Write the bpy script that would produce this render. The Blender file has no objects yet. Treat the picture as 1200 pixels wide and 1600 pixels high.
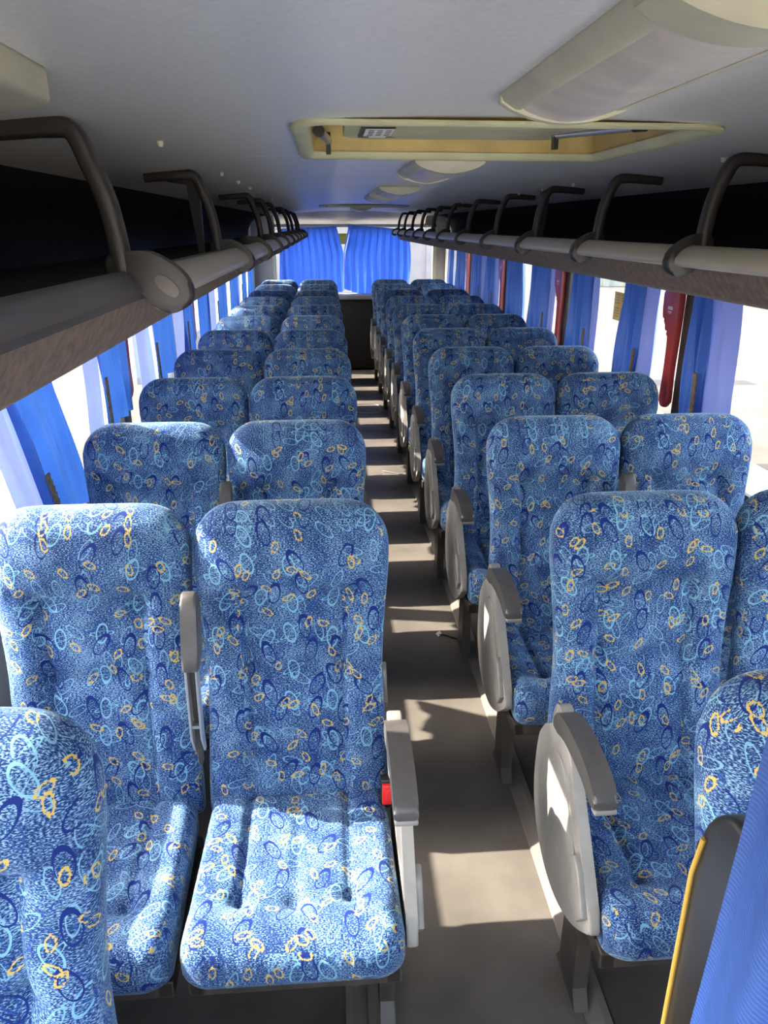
import bpy, bmesh, math, random
from mathutils import Vector, Matrix, noise
random.seed(7)
C = bpy.context.scene.collection
SC = bpy.context.scene

# ---------------------------------------------------------------- camera
H = 1.78
PITCH, YAW = math.radians(20.747), math.radians(4.08)
cam_d = bpy.data.cameras.new('camera'); cam = bpy.data.objects.new('camera', cam_d); C.objects.link(cam)
cam_d.sensor_width = 36; cam_d.sensor_fit = 'AUTO'; cam_d.lens = 36 * 1180 / 1600
cam_d.clip_start = 0.02; cam_d.clip_end = 400
cam.location = (0, 0, H); cam.rotation_euler = (math.pi / 2 - PITCH, 0, -YAW)
SC.camera = cam
# ---------------------------------------------------------------- light
SUN_STRENGTH, SKY_STRENGTH, EXPOSURE = 23.0, 1.9, 0.35
SUN_DIR = Vector((1, -0.18, -0.68)).normalized()          # way the light travels
w = bpy.data.worlds.new('sky'); SC.world = w; w.use_nodes = True
nt = w.node_tree; nt.nodes.clear()
sky = nt.nodes.new('ShaderNodeTexSky'); sky.sky_type = 'NISHITA'; sky.sun_disc = False
sky.sun_elevation = math.asin(-SUN_DIR.z); sky.sun_rotation = math.atan2(-SUN_DIR.x, -SUN_DIR.y)
sky.air_density = 1.0; sky.dust_density = 2.5
bg = nt.nodes.new('ShaderNodeBackground'); bg.inputs[1].default_value = SKY_STRENGTH
wo = nt.nodes.new('ShaderNodeOutputWorld')
hs = nt.nodes.new('ShaderNodeHueSaturation'); hs.inputs['Saturation'].default_value = .6
nt.links.new(sky.outputs[0], hs.inputs['Color']); nt.links.new(hs.outputs[0], bg.inputs[0]); nt.links.new(bg.outputs[0], wo.inputs[0])
sd = bpy.data.lights.new('sun', 'SUN'); sun = bpy.data.objects.new('sun', sd); C.objects.link(sun)
sd.energy = SUN_STRENGTH; sd.angle = math.radians(0.6); sd.color = (1.0, 0.93, 0.82)
sun.rotation_euler = SUN_DIR.to_track_quat('-Z', 'Y').to_euler(); sun.location = (-8, 3, 8)
vs = SC.view_settings
vs.view_transform = 'Standard'; vs.look = 'None'; vs.gamma = 1; vs.use_curve_mapping = False; vs.exposure = EXPOSURE

# ---------------------------------------------------------------- materials
def setin(n, k, v):
    if k in n.inputs: n.inputs[k].default_value = v
def mat(name, col, rough=0.6, metal=0.0, nscale=0, namt=0.12, bump=0, spec=0.5, stretch=(1, 1, 1), sheen=0, bscale=None):
    m = bpy.data.materials.new(name); m.use_nodes = True
    nt = m.node_tree; b = nt.nodes['Principled BSDF']
    setin(b, 'Base Color', (*col, 1)); setin(b, 'Roughness', rough); setin(b, 'Metallic', metal)
    setin(b, 'Specular IOR Level', spec)
    if sheen: setin(b, 'Sheen Weight', sheen); setin(b, 'Sheen Roughness', 0.4)
    if nscale:
        tc = nt.nodes.new('ShaderNodeTexCoord'); mp = nt.nodes.new('ShaderNodeMapping'); mp.inputs['Scale'].default_value = stretch
        nz = nt.nodes.new('ShaderNodeTexNoise'); nz.inputs['Scale'].default_value = nscale; nz.inputs['Detail'].default_value = 6
        nt.links.new(tc.outputs['Object'], mp.inputs[0]); nt.links.new(mp.outputs[0], nz.inputs['Vector'])
        r = nt.nodes.new('ShaderNodeValToRGB')
        r.color_ramp.elements[0].position = 0.3; r.color_ramp.elements[1].position = 0.7
        r.color_ramp.elements[0].color = (*[max(0, c * (1 - namt)) for c in col], 1)
        r.color_ramp.elements[1].color = (*[min(1, c * (1 + namt)) for c in col], 1)
        nt.links.new(nz.outputs[0], r.inputs[0]); nt.links.new(r.outputs[0], b.inputs['Base Color'])
        if bump:
            bp = nt.nodes.new('ShaderNodeBump'); bp.inputs['Strength'].default_value = bump; bp.inputs['Distance'].default_value = 0.002
            src = nz
            if bscale:
                src = nt.nodes.new('ShaderNodeTexNoise'); src.inputs['Scale'].default_value = bscale
                nt.links.new(mp.outputs[0], src.inputs['Vector'])
            nt.links.new(src.outputs[0], bp.inputs['Height']); nt.links.new(bp.outputs[0], b.inputs['Normal'])
    return m

def fabric_mat():
    m = bpy.data.materials.new('seat_moquette'); m.use_nodes = True
    nt = m.node_tree; N = nt.nodes; L = nt.links; b = N['Principled BSDF']
    uv = N.new('ShaderNodeUVMap'); uv.uv_map = 'UVMap'
    oi = N.new('ShaderNodeObjectInfo')
    off = N.new('ShaderNodeMath'); off.operation = 'MULTIPLY'; off.inputs[1].default_value = 37.3; L.new(oi.outputs['Random'], off.inputs[0])
    add0 = N.new('ShaderNodeVectorMath'); add0.operation = 'ADD'; L.new(uv.outputs[0], add0.inputs[0]); L.new(off.outputs[0], add0.inputs[1])
    def vm(op, a, b_=None, s=None):
        n = N.new('ShaderNodeVectorMath'); n.operation = op
        L.new(a, n.inputs[0])
        if b_ is not None:
            if isinstance(b_, tuple): n.inputs[1].default_value = b_
            else: L.new(b_, n.inputs[1])
        return n
    def mt(op, a, b_=None, clamp=False):
        n = N.new('ShaderNodeMath'); n.operation = op; n.use_clamp = clamp
        for i, v in enumerate((a, b_)):
            if v is None: continue
            if isinstance(v, (int, float)): n.inputs[i].default_value = v
            else: L.new(v, n.inputs[i])
        return n.outputs[0]
    # heathered ground: short horizontal streaks of pale and deep blue
    mp = vm('MULTIPLY', add0.outputs[0], (230, 560, 1))
    nz = N.new('ShaderNodeTexNoise'); nz.noise_dimensions = '2D'; nz.inputs['Scale'].default_value = 1; nz.inputs['Detail'].default_value = 1.5
    L.new(mp.outputs[0], nz.inputs['Vector'])
    big = N.new('ShaderNodeTexNoise'); big.noise_dimensions = '2D'; big.inputs['Scale'].default_value = 14; L.new(add0.outputs[0], big.inputs['Vector'])
    v = mt('ADD', nz.outputs[0], mt('MULTIPLY', mt('SUBTRACT', big.outputs[0], 0.5), 0.30))
    rp = N.new('ShaderNodeValToRGB'); L.new(v, rp.inputs[0]); e = rp.color_ramp.elements
    e[0].position = 0.40; e[0].color = (0.005, 0.018, 0.085, 1); e[1].position = 0.68; e[1].color = (0.20, 0.315, 0.43, 1)
    k = e.new(0.52); k.color = (0.029, 0.080, 0.205, 1)
    col = rp.outputs[0]
    wob = N.new('ShaderNodeTexNoise'); wob.noise_dimensions = '2D'; wob.inputs['Scale'].default_value = 260; L.new(add0.outputs[0], wob.inputs['Vector'])
    def layer(cell, a, bb, width, color, thr, offs, rnd=0.75, kind='ring', jag=0.0, tilt=None, opacity=1.0, orbit=False):
        nonlocal col
        s = 1.0 / cell
        p = vm('ADD', vm('MULTIPLY', add0.outputs[0], (s, s, s)).outputs[0], offs)
        vo = N.new('ShaderNodeTexVoronoi'); vo.voronoi_dimensions = '2D'; vo.inputs['Scale'].default_value = 1; vo.inputs['Randomness'].default_value = rnd
        L.new(p.outputs[0], vo.inputs['Vector'])
        q = vm('SUBTRACT', p.outputs[0], vo.outputs['Position'])
        sep = N.new('ShaderNodeSeparateColor'); L.new(vo.outputs['Color'], sep.inputs[0])
        if tilt: ang = mt('ADD', mt('MULTIPLY', sep.outputs[0], tilt[1] - tilt[0]), tilt[0])
        else: ang = mt('MULTIPLY', sep.outputs[0], 6.283)
        def rot(angle):
            ro = N.new('ShaderNodeVectorRotate'); ro.rotation_type = 'Z_AXIS'
            L.new(q.outputs[0], ro.inputs['Vector']); L.new(angle, ro.inputs['Angle']); return ro
        def ell(ro, a, bb, width, kind):
            e1 = vm('MULTIPLY', ro.outputs[0], (cell / a, cell / bb, 0))
            d = vm('LENGTH', e1.outputs[0]).outputs['Value']
            if kind == 'ring':
                dd = mt('ABSOLUTE', mt('SUBTRACT', d, 1.0))
                wv = mt('ADD', mt('MULTIPLY', mt('SUBTRACT', wob.outputs[0], 0.5), jag), width) if jag else width
                return mt('LESS_THAN', dd, wv)
            d2 = vm('LENGTH', vm('ADD', e1.outputs[0], (0.0, width * 0.9, 0)).outputs[0]).outputs['Value']
            return mt('MULTIPLY', mt('LESS_THAN', d, 1.0), mt('GREATER_THAN', d2, 1.0 - width * 1.05))
        mk = ell(rot(ang), a, bb, width, kind)
        if orbit: mk = mt('MAXIMUM', mk, ell(rot(mt('ADD', ang, 1.25)), a * 0.45, bb * 1.15, width * 0.8, 'ring'))
        pres = mt('GREATER_THAN', sep.outputs[1], thr)
        f = mt('MULTIPLY', mt('MULTIPLY', mk, pres), opacity)
        mx = N.new('ShaderNodeMix'); mx.data_type = 'RGBA'; L.new(f, mx.inputs[0]); L.new(col, mx.inputs[6]); mx.inputs[7].default_value = (*color, 1)
        col = mx.outputs[2]
    T = (-0.75, 0.75)
    layer(.058, .0085, .023, .09, (.010, .04, .20), .30, (3.1, 1.7, 0), opacity=.8)
    layer(.066, .009, .024, .09, (.17, .34, .46), .30, (9.4, 5.2, 0), opacity=.75)
    layer(.088, .0125, .024, .11, (.17, .36, .47), .40, (5.5, 8.8, 0), tilt=T, orbit=True, rnd=.6, opacity=.85)
    layer(.080, .0135, .0295, .07, (.004, .015, .12), .22, (1.2, 4.4, 0), tilt=T, rnd=.7)
    layer(.080, .0140, .0300, .16, (.004, .015, .12), .22, (1.2, 4.4, 0), kind='crescent', tilt=T, rnd=.7)
    layer(.070, .0068, .0120, .17, (.46, .315, .085), .22, (7.7, 2.3, 0), jag=.9, tilt=(-1.4, 1.4), rnd=.8)
    layer(.090, .0064, .0140, .20, (.46, .315, .085), .45, (2.9, 6.1, 0), jag=.9, tilt=(-1.4, 1.4), rnd=.8)
    L.new(col, b.inputs['Base Color'])
    setin(b, 'Roughness', 0.85); setin(b, 'Specular IOR Level', 0.2)
    setin(b, 'Sheen Weight', 0.25); setin(b, 'Sheen Roughness', 0.35); setin(b, 'Sheen Tint', (0.6, 0.8, 1, 1))
    bp = N.new('ShaderNodeBump'); bp.inputs['Strength'].default_value = 0.25; bp.inputs['Distance'].default_value = 0.001
    L.new(nz.outputs[0], bp.inputs['Height']); L.new(bp.outputs[0], b.inputs['Normal'])
    return m

def cloth_mat(name, col, trans=0.4, rough=0.45, rib=0, sheen=.3):
    m = bpy.data.materials.new(name); m.use_nodes = True
    nt = m.node_tree; b = nt.nodes['Principled BSDF']
    tc = nt.nodes.new('ShaderNodeTexCoord'); nz = nt.nodes.new('ShaderNodeTexNoise'); nz.inputs['Scale'].default_value = 9
    mp = nt.nodes.new('ShaderNodeMapping'); mp.inputs['Scale'].default_value = (3, 3, .6)
    nt.links.new(tc.outputs['Object'], mp.inputs[0]); nt.links.new(mp.outputs[0], nz.inputs['Vector'])
    r = nt.nodes.new('ShaderNodeValToRGB'); nt.links.new(nz.outputs[0], r.inputs[0])
    r.color_ramp.elements[0].color = (*[c * .88 for c in col], 1); r.color_ramp.elements[1].color = (*[min(1, c * 1.12) for c in col], 1)
    nt.links.new(r.outputs[0], b.inputs['Base Color'])
    setin(b, 'Roughness', rough); setin(b, 'Sheen Weight', sheen)
    t = nt.nodes.new('ShaderNodeBsdfTranslucent'); nt.links.new(r.outputs[0], t.inputs[0])
    mx = nt.nodes.new('ShaderNodeMixShader'); mx.inputs[0].default_value = trans
    out = nt.nodes['Material Output']
    nt.links.new(b.outputs[0], mx.inputs[1]); nt.links.new(t.outputs[0], mx.inputs[2]); nt.links.new(mx.outputs[0], out.inputs[0])
    if rib:
        wv = nt.nodes.new('ShaderNodeTexWave'); wv.bands_direction = 'Z'; wv.inputs['Scale'].default_value = rib
        nt.links.new(tc.outputs['Object'], wv.inputs['Vector'])
        bp = nt.nodes.new('ShaderNodeBump'); bp.inputs['Strength'].default_value = .3; bp.inputs['Distance'].default_value = .002
        nt.links.new(wv.outputs[0], bp.inputs['Height']); nt.links.new(bp.outputs[0], b.inputs['Normal'])
    return m

def glass_mat():
    m = bpy.data.materials.new('window_glass'); m.use_nodes = True
    nt = m.node_tree; nt.nodes.remove(nt.nodes['Principled BSDF'])
    tr = nt.nodes.new('ShaderNodeBsdfTransparent'); tr.inputs[0].default_value = (.95, .96, .96, 1)
    gl = nt.nodes.new('ShaderNodeBsdfGlossy'); gl.inputs['Roughness'].default_value = .03
    lw = nt.nodes.new('ShaderNodeLayerWeight'); lw.inputs[0].default_value = .5
    pw = nt.nodes.new('ShaderNodeMath'); pw.operation = 'POWER'; pw.inputs[1].default_value = 5
    fr = nt.nodes.new('ShaderNodeMath'); fr.operation = 'MULTIPLY_ADD'; fr.inputs[1].default_value = .4; fr.inputs[2].default_value = .015
    nt.links.new(lw.outputs['Facing'], pw.inputs[0]); nt.links.new(pw.outputs[0], fr.inputs[0])
    mx = nt.nodes.new('ShaderNodeMixShader')
    nt.links.new(fr.outputs[0], mx.inputs[0]); nt.links.new(tr.outputs[0], mx.inputs[1]); nt.links.new(gl.outputs[0], mx.inputs[2])
    nt.links.new(mx.outputs[0], nt.nodes['Material Output'].inputs[0])
    return m

M = {}
M['seat'] = fabric_mat()
M['panel'] = mat('beige_plastic', (.29, .262, .228), .48, nscale=14, namt=.12, bump=.1, bscale=300)
M['arm'] = mat('armrest_vinyl', (.068, .060, .056), .42, nscale=40, namt=.1, bump=.15, bscale=500)
M['armcap'] = mat('armrest_trim', (.23, .21, .19), .45, nscale=30, namt=.1)
M['chrome'] = mat('armrest_frame', (.42, .41, .42), .35, metal=.6, nscale=30, namt=.1)
M['leg'] = mat('leg_steel', (.045, .036, .029), .5, nscale=20, namt=.25)
M['red'] = mat('red_plastic', (.62, .02, .02), .35, nscale=20, namt=.08)
M['redlever'] = mat('lever_red_plastic', (.40, .035, .03), .32, nscale=12, namt=.08)
M['white'] = mat('white_print', (.75, .72, .7), .5, nscale=50, namt=.1)
M['black'] = mat('black_plastic', (.011, .010, .009), .35, nscale=30, namt=.2)
M['bracket'] = mat('bracket_plastic', (.032, .026, .022), .42, nscale=25, namt=.15, bump=.08, bscale=400)
M['plug'] = mat('bracket_plug', (.17, .14, .125), .5, nscale=30, namt=.1)
M['railcover'] = mat('rail_cover_plastic', (.48, .435, .33), .3, nscale=8, namt=.12, stretch=(1, .2, 1))
M['railgrey'] = mat('rail_extrusion', (.135, .125, .14), .38, metal=.3, nscale=8, namt=.15, stretch=(1, .2, 1))
M['rackfab'] = mat('rack_carpet', (.20, .152, .118), .95, nscale=60, namt=.25, bump=.6, bscale=350)
M['rackdark'] = mat('rack_lining', (.018, .015, .014), .9, nscale=30, namt=.3)
M['ceiling'] = mat('ceiling_laminate', (.66, .65, .62), .30, nscale=120, namt=.06, bump=.25, bscale=420, stretch=(1, 1, 1))
M['cream'] = mat('cream_plastic', (.50, .47, .34), .45, nscale=10, namt=.12)
M['hatch'] = mat('hatch_cream', (.52, .50, .30), .5, nscale=8, namt=.15)
M['hatchin'] = mat('hatch_yellowed', (.50, .36, .11), .55, nscale=9, namt=.22)
M['lens'] = mat('lamp_lens', (.56, .50, .44), .28, nscale=7, namt=.12, bump=.3, bscale=200, stretch=(1, 4, 1))
M['metal'] = mat('brushed_metal', (.5, .48, .48), .3, metal=.8, nscale=40, namt=.1)
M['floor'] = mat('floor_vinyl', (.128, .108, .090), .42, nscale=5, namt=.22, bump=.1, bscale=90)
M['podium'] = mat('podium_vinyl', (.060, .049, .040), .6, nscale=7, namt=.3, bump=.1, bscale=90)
M['strip'] = mat('step_edge_strip', (.15, .13, .11), .4, nscale=12, namt=.25, stretch=(1, .15, 1))
M['wall'] = mat('side_wall_laminate', (.25, .24, .235), .6, nscale=12, namt=.1)
M['wallcream'] = mat('rear_wall_laminate', (.36, .33, .29), .5, nscale=5, namt=.12)
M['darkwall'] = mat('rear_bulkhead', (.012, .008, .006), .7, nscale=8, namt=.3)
M['pillar'] = mat('window_pillar', (.030, .022, .020), .5, nscale=15, namt=.2)
M['bluecurt'] = cloth_mat('blue_curtain_satin', (.034, .13, .50), .07, .38, rib=90)
M['frontcurt'] = cloth_mat('front_curtain_satin', (.011, .048, .215), .04, .7, rib=60, sheen=0)
M['rearcurt'] = cloth_mat('rear_curtain_satin', (.040, .125, .58), .33, .45)
M['lining'] = cloth_mat('backlit_lining', (.19, .24, .60), .10, .6)  # lavender stands for daylight showing through the single curtain cloth
M['velcro'] = mat('fastener_tape', (.16, .12, .08), .9, nscale=80, namt=.4)
M['glass'] = glass_mat()
M['ground'] = mat('yard_ground', (.072, .054, .035), .95, nscale=.9, namt=.30, bump=.3, bscale=20)
M['bounce'] = mat('bounce_apron', (.50, .47, .42), .9, nscale=2, namt=.15)  # pale slab added out of view to bounce daylight up to the ceiling
M['outwall'] = mat('outside_render', (.16, .15, .155), .9, nscale=2, namt=.18)
M['outpale'] = mat('outside_pale_wall', (.24, .25, .17), .9, nscale=1, namt=.15)
M['yellow'] = mat('yellow_sticker', (.72, .50, .03), .5, nscale=30, namt=.08)
M['yelink'] = mat('sticker_print', (.42, .26, .02), .5, nscale=30, namt=.08)
M['yelstrip'] = mat('yellow_edge_strip', (.36, .22, .04), .5, nscale=30, namt=.1)

# ---------------------------------------------------------------- mesh helpers
def obj(name, bm, m, parent=None, smooth=True, uv=False, angle=35):
    bmesh.ops.recalc_face_normals(bm, faces=bm.faces[:])
    if uv:
        lay = bm.loops.layers.uv.new('UVMap')
        for f in bm.faces:
            n = f.normal; ax = max(range(3), key=lambda i: abs(n[i]) * (1.0 if i else 1.0))
            for l in f.loops:
                c = l.vert.co
                l[lay].uv = (c.y + .7, c.z) if ax == 0 else ((c.x, c.z) if ax == 1 else (c.x, c.y + 1.17))
    me = bpy.data.meshes.new(name); bm.to_mesh(me); bm.free()
    if smooth:
        for p in me.polygons: p.use_smooth = True
        if angle < 180:
            try: me.set_sharp_from_angle(angle=math.radians(angle))
            except Exception: pass
    o = bpy.data.objects.new(name, me); C.objects.link(o)
    if m is not None: me.materials.append(M[m] if isinstance(m, str) else m)
    if parent is not None: o.parent = parent
    return o
def empty(name, loc=(0, 0, 0)):
    o = bpy.data.objects.new(name, None); C.objects.link(o); o.location = loc; o.empty_display_size = .1; return o
def tag(o, label=None, cat=None, group=None, kind=None):
    if label: o['label'] = label
    if cat: o['category'] = cat
    if group: o['group'] = group
    if kind: o['kind'] = kind
    return o
def struct(name, bm, m, **k):
    return tag(obj(name, bm, m, **k), kind='structure')
def box(bm, x0, x1, y0, y1, z0, z1, bev=0):
    b2 = bmesh.new() if bev else bm
    vs_ = [b2.verts.new((x, y, z)) for x in (x0, x1) for y in (y0, y1) for z in (z0, z1)]
    for f in ((0, 1, 3, 2), (4, 6, 7, 5), (0, 4, 5, 1), (2, 3, 7, 6), (0, 2, 6, 4), (1, 5, 7, 3)):
        b2.faces.new([vs_[i] for i in f])
    if bev:
        bmesh.ops.bevel(b2, geom=b2.edges[:], offset=bev, segments=3, affect='EDGES', profile=.5)
        merge(bm, b2)
    return bm
def merge(bm, b2):
    me = bpy.data.meshes.new('t'); b2.to_mesh(me); bm.from_mesh(me); bpy.data.meshes.remove(me); b2.free()
def prism(bm, pts, axis, a, b, bev=0, segs=3):
    """extrude 2-D outline: axis 'x' -> pts are (y,z); 'y' -> (x,z); 'z' -> (x,y)"""
    b2 = bmesh.new()
    def P(p, t): return (t, p[0], p[1]) if axis == 'x' else ((p[0], t, p[1]) if axis == 'y' else (p[0], p[1], t))
    A = [b2.verts.new(P(p, a)) for p in pts]; B = [b2.verts.new(P(p, b)) for p in pts]
    n = len(pts); b2.faces.new(A); b2.faces.new(B[::-1])
    for i in range(n): b2.faces.new((A[i], B[i], B[(i + 1) % n], A[(i + 1) % n]))
    if bev:
        ed = [e for e in b2.edges if len(e.link_faces) == 2 and (len(e.link_faces[0].verts) == n or len(e.link_faces[1].verts) == n)]
        bmesh.ops.bevel(b2, geom=ed, offset=bev, segments=segs, affect='EDGES', profile=.5)
    merge(bm, b2); return bm
def spline(pts, n=6, closed=False):
    out = []; N = len(pts); rng = range(N if closed else N - 1)
    for i in rng:
        g = (lambda k: pts[k % N]) if closed else (lambda k: pts[min(max(k, 0), N - 1)])
        p0, p1, p2, p3 = g(i - 1), g(i), g(i + 1), g(i + 2)
        for j in range(n):
            t = j / n
            out.append(tuple(.5 * (2 * b + (c - a) * t + (2 * a - 5 * b + 4 * c - d) * t * t + (-a + 3 * b - 3 * c + d) * t ** 3) for a, b, c, d in zip(p0, p1, p2, p3)))
    if not closed: out.append(tuple(pts[-1]))
    return out
def tube(bm, pts, r, seg=10, r2=None):
    pts = [Vector(p) for p in pts]; rings = []
    for i, p in enumerate(pts):
        d = (pts[min(i + 1, len(pts) - 1)] - pts[max(i - 1, 0)]).normalized()
        a = d.cross(Vector((0, 1, 0))); a = a if a.length > .1 else d.cross(Vector((1, 0, 0))); a.normalize(); b = d.cross(a)
        ra = r if not callable(r) else r(i / (len(pts) - 1)); rb = ra if r2 is None else r2
        rings.append([bm.verts.new(p + a * math.cos(t) * ra + b * math.sin(t) * rb) for t in [2 * math.pi * k / seg for k in range(seg)]])
    for A, B in zip(rings, rings[1:]):
        for k in range(seg): bm.faces.new((A[k], A[(k + 1) % seg], B[(k + 1) % seg], B[k]))
    bm.faces.new(rings[0][::-1]); bm.faces.new(rings[-1]); return bm
def sweep_rect(bm, pts, hw, th, seg_y0):
    """rounded flat bar following pts (x,z) in the x-z plane, hw half width along y, th half thickness"""
    P = [Vector((p[0], 0, p[1])) for p in pts]; rings = []
    for i, p in enumerate(P):
        d = (P[min(i + 1, len(P) - 1)] - P[max(i - 1, 0)]).normalized(); n = Vector((-d.z, 0, d.x))
        prof = []
        for k in range(16):
            t = 2 * math.pi * k / 16; c, s = math.cos(t), math.sin(t)
            prof.append(p + n * (math.copysign(abs(c) ** .5, c) * th) + Vector((0, seg_y0 + math.copysign(abs(s) ** .5, s) * hw, 0)))
        rings.append([bm.verts.new(v) for v in prof])
    for A, B in zip(rings, rings[1:]):
        for k in range(16): bm.faces.new((A[k], A[(k + 1) % 16], B[(k + 1) % 16], B[k]))
    bm.faces.new(rings[0][::-1]); bm.faces.new(rings[-1]); return bm
def copy_tree(o, parent=None):
    c = o.copy(); C.objects.link(c)
    if parent is not None: c.parent = parent
    for ch in list(o.children): copy_tree(ch, c)
    return c

# ================================================================= structure
XL, XR, Y0, Y1 = -.96, 1.56, -1.6, 10.35
CX = .30
def ceil_z(x): return 1.957 - .048 * ((x - CX) / .9) ** 2
# floor and the two low podiums the seats stand on
bm = bmesh.new(); box(bm, XL, XR, Y0, Y1, -.06, 0); struct('floor', bm, 'floor', smooth=False)
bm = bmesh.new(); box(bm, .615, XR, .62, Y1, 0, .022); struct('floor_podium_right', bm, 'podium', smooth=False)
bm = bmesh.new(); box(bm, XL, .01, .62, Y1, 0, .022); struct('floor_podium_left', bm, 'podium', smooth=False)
bm = bmesh.new(); prism(bm, [(.572, 0), (.576, .008), (.608, .026), (.625, .028), (.63, .0)], 'y', -.2, Y1); struct('trim_1', bm, 'strip', smooth=False)
bm = bmesh.new(); prism(bm, [(.053, 0), (.049, .008), (.017, .026), (.0, .028), (-.005, .0)], 'y', -.2, Y1); struct('trim_2', bm, 'strip', smooth=False)
# ceiling shell with a rectangular hole for each hatch, seams as fine grooves between sheets
HX0, HX1 = -.045, .715
hatches = [(1.46, 2.17), (7.05, 7.60)]
seams = [Y0, -.55, .52, 1.62 + .5, 3.05, 3.99, 4.93, 5.87, 6.81, 7.75, 8.69, Y1]
xs = [-.66 + i * .04 for i in range(49)]
def ceil_patch(bm, x0, x1, y0, y1):
    n = max(2, int((x1 - x0) / .05)); X = [x0 + (x1 - x0) * i / n for i in range(n + 1)]
    for a, b in zip(X, X[1:]):
        v = [bm.verts.new(p) for p in ((a, y0, ceil_z(a)), (b, y0, ceil_z(b)), (b, y1, ceil_z(b)), (a, y1, ceil_z(a)))]
        bm.faces.new(v)
    t = .012
    for a, b in zip(X, X[1:]):                       # upper skin
        v = [bm.verts.new(p) for p in ((a, y0, ceil_z(a) + t), (a, y1, ceil_z(a) + t), (b, y1, ceil_z(b) + t), (b, y0, ceil_z(b) + t))]
        bm.faces.new(v)
    for y in (y0, y1):                               # end edges
        for a, b in zip(X, X[1:]):
            v = [bm.verts.new(p) for p in ((a, y, ceil_z(a)), (a, y, ceil_z(a) + t), (b, y, ceil_z(b) + t), (b, y, ceil_z(b)))]
            bm.faces.new(v)
bm = bmesh.new()
for a, b in zip(seams, seams[1:]):
    a2, b2 = a + .0016, b - .0016
    cuts = [h for h in hatches if h[1] > a2 and h[0] < b2]
    if not cuts: ceil_patch(bm, -.68, 1.28, a2, b2); continue
    h0, h1 = cuts[0]
    ceil_patch(bm, -.68, HX0, a2, b2); ceil_patch(bm, HX1, 1.28, a2, b2)
    if h0 > a2: ceil_patch(bm, HX0, HX1, a2, h0)
    if h1 < b2: ceil_patch(bm, HX0, HX1, h1, b2)
bmesh.ops.remove_doubles(bm, verts=bm.verts[:], dist=.0004)
struct('ceiling', bm, 'ceiling', angle=20)
# outer roof (keeps the sun off)
bm = bmesh.new(); prism(bm, [(XL - .05, 1.9), (XL + .1, 2.12), (CX, 2.2), (XR - .1, 2.12), (XR + .05, 1.9), (XR + .05, 1.95), (XR - .1, 2.17), (CX, 2.25), (XL + .1, 2.17), (XL - .05, 1.95)], 'y', Y0 - .05, Y1 + .05)
struct('ceiling_outer_roof', bm, 'wall', smooth=False)
# side walls: below the windows, above them, pillars
SILL, HEAD = .80, 1.60
for side, X, s, ps in (('left', XL, -1, [1.06, 3.50, 5.28, 7.06, 8.84]), ('right', XR, 1, [1.45, 3.21, 4.98, 6.75, 8.50])):
    bm = bmesh.new()
    a, b = sorted((X, X + s * .05)); box(bm, a, b, Y0, Y1, -.35, SILL)
    box(bm, a, b, Y0, Y1, HEAD, 1.96)
    struct('wall_' + side, bm, 'wall', smooth=False)
    edges = [Y0] + ps + [Y1 - .38]
    for k, y in enumerate(ps):
        bm = bmesh.new(); a, b = sorted((X - s * .025, X + s * .04)); box(bm, a, b, y - .055, y + .055, SILL, HEAD, bev=.006)
        struct('trim_%d' % (3 + k + (10 if s > 0 else 0)), bm, 'pillar')
    bm = bmesh.new(); a, b = sorted((X - s * .02, X + s * .04)); box(bm, a, b, Y1 - .42, Y1, SILL, HEAD, bev=.004)
    struct('trim_%d' % (9 if s < 0 else 19), bm, 'wall')
    for k, (a, b) in enumerate(zip(edges, edges[1:])):
        bm = bmesh.new(); x = X + s * .02
        box(bm, min(x, x + s * .005), max(x, x + s * .005), a + .05, b - .05, SILL, HEAD)
        wn = struct('window_%d' % (k + 1 + (10 if s > 0 else 0)), bm, 'glass', smooth=False)
        bm = bmesh.new(); x2 = X + s * .012; A, B = a + .055, b - .055
        xa, xb = min(x2, x2 - s * .02), max(x2, x2 - s * .02)
        box(bm, xa, xb, A, B, SILL, SILL + .03); box(bm, xa, xb, A, B, HEAD - .02, HEAD)
        mid = 3.99 if (s > 0 and k == 2) else (A + B) / 2
        if k > 0 and s > 0: box(bm, xa, xb, mid - .016, mid + .016, SILL, HEAD)
        obj('window_frame', bm, 'pillar', wn, smooth=False)
    sl = bmesh.new(); a, b = sorted((X, X - s * .03)); box(sl, a, b, .2, Y1, SILL - .03, SILL, bev=.005); struct('trim_%d' % (30 + (s > 0)), sl, 'wall')
# rear wall around the rear window, dark bulkhead under it
bm = bmesh.new()
box(bm, XL, XR, Y1, Y1 + .06, -.35, .97); box(bm, XL, XR, Y1, Y1 + .06, 1.79, 2.15)
box(bm, XL, -.70, Y1, Y1 + .06, .97, 1.79); box(bm, 1.42, XR, Y1, Y1 + .06, .97, 1.79)
struct('wall_rear', bm, 'wallcream', smooth=False)
bm = bmesh.new(); prism(bm, [(Y1, 1.80), (Y1 - .03, 1.80), (Y1 - .22, 1.90), (Y1 - .30, 1.965), (Y1, 1.97)], 'x', -.66, 1.26)
struct('wall_rear_cove', bm, 'wallcream')
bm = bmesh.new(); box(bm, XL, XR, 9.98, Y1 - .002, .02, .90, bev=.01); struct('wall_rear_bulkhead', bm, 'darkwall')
bm = bmesh.new(); box(bm, XL, XR, 9.95, Y1 - .002, .90, .955, bev=.015); struct('trim_40', bm, 'wallcream')
bm = bmesh.new(); box(bm, -.70, 1.42, Y1 + .03, Y1 + .036, .97, 1.79); wn = struct('window_30', bm, 'glass', smooth=False)
bm = bmesh.new(); box(bm, -.70, -.655, Y1 - .01, Y1 + .05, .97, 1.79); box(bm, 1.375, 1.42, Y1 - .01, Y1 + .05, .97, 1.79); box(bm, -.7, 1.42, Y1 - .01, Y1 + .05, 1.765, 1.79)
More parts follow.
